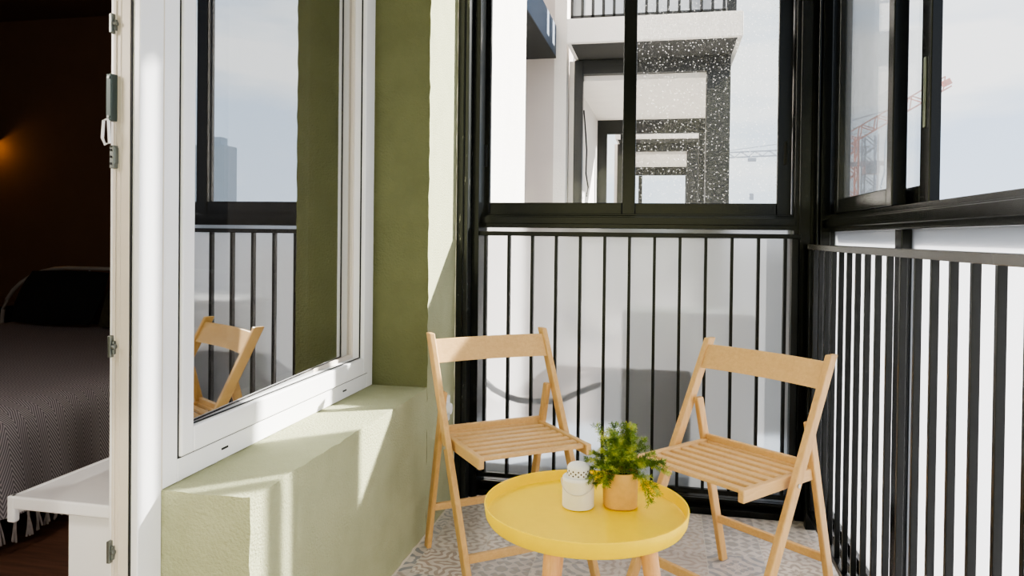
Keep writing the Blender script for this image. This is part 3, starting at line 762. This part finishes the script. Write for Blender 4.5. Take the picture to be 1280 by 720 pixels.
def neighbour(label, dy, dz=0):
    y0 = 6.6+dy
    t = thing('neighbouring_balcony', label, 'balcony', (0, y0, -.1), 0)
    for zz in (0, 2.92):
        b = bmesh.new(); bx(b, -.90, .63, y0, y0+3.4, zz-.03, zz+.19); obj('slab', b, M['white_wall'], t, bevel=.01)
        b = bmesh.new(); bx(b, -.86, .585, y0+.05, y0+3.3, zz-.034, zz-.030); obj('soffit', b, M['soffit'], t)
    f0 = y0+.62
    b = bmesh.new(); bx(b, -.90, -.815, f0, f0+.08, .16, 2.88); bx(b, .36, .58, f0, f0+.18, .16, 2.88); bx(b, -.815, .36, f0, f0+.08, 2.74, 2.88); bx(b, -.815, .36, f0, f0+.08, 1.12, 1.24)
    obj('glazing_frame', b, M['anthracite'], t, bevel=.004)
    b = bmesh.new(); bx(b, .50, .58, f0+.18, f0+2.55, 1.12, 1.24); bx(b, .50, .58, f0+.18, f0+2.55, 2.74, 2.88); bx(b, .50, .58, f0+1.2, f0+1.28, .16, 2.88); bx(b, .50, .58, f0+2.45, f0+2.55, .16, 2.88)
    obj('side_frame', b, M['anthracite'], t)
    b = bmesh.new(); bx(b, -.90, -.775, f0+2.55, f0+2.63, .16, 2.88); bx(b, -.775, .58, f0+2.55, f0+2.63, 2.51, 2.88); bx(b, .40, .58, f0+2.55, f0+2.63, .16, 2.50); bx(b, -.60, -.52, f0+2.55, f0+2.63, .16, 2.5)
    obj('end_frame', b, M['anthracite'], t)
    b = bmesh.new(); bx(b, -.96, -.90, f0+.08, f0+2.6, .16, 2.89); obj('inner_wall', b, M['white_wall'], t)
    b = bmesh.new(); bx(b, -.90, .50, f0+.08, f0+2.55, 2.69, 2.879); obj('inner_ceiling', b, M['white_wall'], t)
    obj('lower_panel', box(-.815, .36, f0+.05, f0+.06, .16, 1.12), M['frost_far'], t)
    # wire hanging from the inner wall
    b = bmesh.new(); tube(b, [(-.885, f0+.75, 2.52), (-.87, f0+.8, 2.3), (-.86, f0+.85, 2.1), (-.87, f0+.9, 1.85), (-.85, f0+.95, 1.7), (-.87, f0+1.0, 1.62), (-.86, f0+.9, 1.60)], .008, 6)
    obj('cable', b, M['hose'], t, smooth=True)
    # upper railing
    zr = 3.11
    b = bmesh.new(); bx(b, -.87, .50, y0+.06, y0+.09, zr+.95, zr+.98); bx(b, -.87, .50, y0+.06, y0+.09, zr+.02, zr+.04)
    rl = obj('railing', b, M['anthracite'], t)
    x = -.86; k = 0
    while x < .50:
        obj('baluster', box(x-.012, x+.012, y0+.06, y0+.09, zr, zr+.95), M['anthracite'], rl); x += .095
    obj('upper_panel', box(-.86, .50, y0+.15, y0+.16, zr, zr+.98), M['frost_far'], t)
    bp = bmesh.new(); bx(bp, -.90, -.78, y0+.35, y0+.45, zr, zr+2.4); bx(bp, .5, .6, y0+.35, y0+.45, zr, zr+2.4); obj('upper_frame', bp, M['anthracite'], t)
    return t
neighbour('nearest neighbouring balcony with white slab and dark glazing frame', 0)
neighbour('second neighbouring balcony seen through the wet pane beyond the nearest one', 6.6)

# distant tower cranes
def lattice(bm, a, b, w, n, r):
    a, b = Vector(a), Vector(b); t = (b-a).normalized(); s = t.cross(Vector((0,1,0))).normalized(); u = Vector((0,1,0))
    cs = [s*w/2+u*w/2, -s*w/2+u*w/2, s*w/2-u*w/2, -s*w/2-u*w/2]
    for c in cs: beam(bm, a+c, b+c, r, r, (0,1,.01))
    for i in range(n):
        p, q = a.lerp(b, i/n), a.lerp(b, (i+1)/n)
        for c, d in ((cs[0],cs[1]),(cs[2],cs[3]),(cs[0],cs[2]),(cs[1],cs[3])):
            if i % 2: c, d = d, c
            beam(bm, p+c, q+d, r*.7, r*.7, (0,1,.01))
c1 = thing('tower_crane', 'pale red tower crane with a raised jib beyond the right windows', 'crane', (18.2, 80, -20))
b = bmesh.new(); lattice(b, (18.2,80,-20), (18.0,80,11.5), 1.5, 26, .16); obj('mast', b, M['crane_red'], c1)
b = bmesh.new(); lattice(b, (17.9,80,11.3), (26.9,80,16.8), 1.1, 12, .13); jb = obj('jib', b, M['crane_red'], c1)
b = bmesh.new(); beam(b, (26.6,80,16.6), (27.2,80,16.9), .8, .6); obj('jib_tip', b, M['crane_red'], jb)
b = bmesh.new(); beam(b, (15.9,80,8.7), (21.3,80,8.9), .25, .5); bx(b, 19.5, 20.8, 79.4, 80.6, 7.8, 8.7); obj('counter_platform', b, M['crane_grey'], c1)
b = bmesh.new(); beam(b, (16.9,80,12.8), (22.6,80,14.5), .06, .06); beam(b, (20.6,80,8), (20.6,80,3.9), .05, .05); bx(b, 20.4, 20.8, 79.8, 80.2, 3.2, 3.9); obj('stay_cables', b, M['crane_grey'], c1)
c2 = thing('tower_crane', 'distant grey tower crane with a level jib and hanging hook', 'crane', (30, 120, -20))
b = bmesh.new(); lattice(b, (30,120,-20), (30,120,17), 1.8, 24, .2); obj('mast', b, M['crane_grey'], c2)
b = bmesh.new(); lattice(b, (9.3,120,14.2), (30,120,14.9), .8, 20, .13); obj('jib', b, M['crane_grey'], c2)
b = bmesh.new(); beam(b, (9.5,120,14.9), (30,120,17.5), .10, .10); obj('stay_cables', b, M['crane_grey'], c2)
b = bmesh.new(); bx(b, 12.4, 13.6, 119.6, 120.4, 13.2, 13.7); beam(b, (12.75,120,13.3), (12.75,120,8.2), .06, .06); beam(b, (13.2,120,13.3), (13.2,120,8.2), .06, .06); bx(b, 12.7, 13.3, 119.8, 120.2, 7.2, 8.2); obj('trolley', b, M['crane_grey'], c2)
# pale far block (seen mirrored in the room window)
tb = thing('apartment_block', 'pale distant tower block out to the right, mirrored faintly in the glass', 'building', (63, 112, -30))
b = bmesh.new(); bx(b, 60.4, 65.5, 110, 114, -30, 15.2); obj('block_body', b, M['outside_grey'], tb)
b = bmesh.new(); bx(b, 61.5, 64.5, 111, 113, 15.2, 16.6); obj('roof_plant', b, M['outside_grey'], tb)

# ------------------------------------------------------------------ light
sd = Vector((-1.08, -1.0, -.80)).normalized()
su = bpy.data.lights.new('sun', 'SUN'); su.energy = 17.0; su.angle = math.radians(.9); su.color = (1,.965,.90)
so = bpy.data.objects.new('sun', su); so.rotation_euler = sd.to_track_quat('-Z', 'Y').to_euler(); COL.objects.link(so)
# weak warm bounce arriving from the near end of the balcony (sunlit glass there)
ar = bpy.data.lights.new('near end bounce', 'SPOT'); ar.energy = 95; ar.spot_size = math.radians(19); ar.spot_blend = .35; ar.shadow_soft_size = .04; ar.color = (1,.95,.82)
ao = bpy.data.objects.new('near_end_bounce', ar); ao.location = (.15,-1.15,1.75); ao.rotation_euler = (Vector((-1.0,1.46,.27))-Vector((.15,-1.15,1.75))).to_track_quat('-Z','Y').to_euler(); COL.objects.link(ao)
bl = bpy.data.lights.new('bedroom lamp by the door', 'POINT'); bl.energy = 34; bl.shadow_soft_size = .2; bl.color = (1,.92,.84)  # added fill light for the bed side, no visible fixture
bo = bpy.data.objects.new('bedroom_lamp', bl); bo.location = (-2.0, .5, 1.8); COL.objects.link(bo)

w = bpy.data.worlds.new('sky'); scn.world = w; w.use_nodes = True; nt = w.node_tree; nt.nodes.clear()
out = nt.nodes.new('ShaderNodeOutputWorld'); bg = nt.nodes.new('ShaderNodeBackground'); bg.inputs[1].default_value = 1.15
tc = nt.nodes.new('ShaderNodeTexCoord'); mp = nt.nodes.new('ShaderNodeMapping'); mp.inputs['Scale'].default_value = (1.2,1.2,5.5); mp.inputs['Location'].default_value = (.3,.1,.4)
L(nt, tc.outputs['Generated'], mp.inputs[0])
nz = N(nt, 'ShaderNodeTexNoise', Scale=1.8, Detail=4, Roughness=.5); L(nt, mp.outputs[0], nz.inputs['Vector'])
cl = ramp(nt, nz.outputs[0], [(.42, srgb(190,211,238)), (.50, srgb(222,232,244)), (.58, (1,1,1,1))])
spz = N(nt, 'ShaderNodeSeparateXYZ'); L(nt, tc.outputs['Generated'], spz.inputs[0])
hz = ramp(nt, spz.outputs[2], [(0, srgb(190,185,180)), (.02, (1,1,1,1)), (.35, (0,0,0,1))])
hz.color_ramp.elements[0].color = (.75,.75,.75,1)
mx = N(nt, 'ShaderNodeMix', data_type='RGBA'); L(nt, cl.outputs[0], mx.inputs[6]); mx.inputs[7].default_value = srgb(236,243,250); 
mh = N(nt, 'ShaderNodeMath', operation='MULTIPLY'); mh.inputs[1].default_value = .5; L(nt, hz.outputs[0], mh.inputs[0]); L(nt, mh.outputs[0], mx.inputs[0])
lt = N(nt, 'ShaderNodeMath', operation='LESS_THAN'); lt.inputs[1].default_value = -.01; L(nt, spz.outputs[2], lt.inputs[0])
m5 = N(nt, 'ShaderNodeMix', data_type='RGBA'); L(nt, mx.outputs[2], m5.inputs[6]); m5.inputs[7].default_value = srgb(176,178,176); L(nt, lt.outputs[0], m5.inputs[0])
L(nt, m5.outputs[2], bg.inputs[0]); L(nt, bg.outputs[0], out.inputs[0])

# ------------------------------------------------------------------ camera
F, YAW, PITCH, ROLL = 920., .2057, .012, .0115
cy, sy = math.cos(YAW), math.sin(YAW)
f = Vector((-sy, cy, 0)); r = Vector((cy, sy, 0)); u = Vector((0,0,1))
f2 = f*math.cos(PITCH)-u*math.sin(PITCH); u2 = u*math.cos(PITCH)+f*math.sin(PITCH)
r3 = r*math.cos(ROLL)+u2*math.sin(ROLL); u3 = -r*math.sin(ROLL)+u2*math.cos(ROLL)
cam = bpy.data.cameras.new('camera'); co = bpy.data.objects.new('camera', cam); COL.objects.link(co)
cam.sensor_width = 36; cam.lens = F/1280*36; cam.shift_y = -54/1280; cam.clip_start = .02; cam.clip_end = 1000
co.matrix_world = Matrix(((r3.x,u3.x,-f2.x,0),(r3.y,u3.y,-f2.y,0),(r3.z,u3.z,-f2.z,1.15),(0,0,0,1)))
scn.camera = co
scn.view_settings.view_transform = 'AgX'
scn.view_settings.look = 'AgX - Medium High Contrast'
scn.view_settings.exposure = 0.74
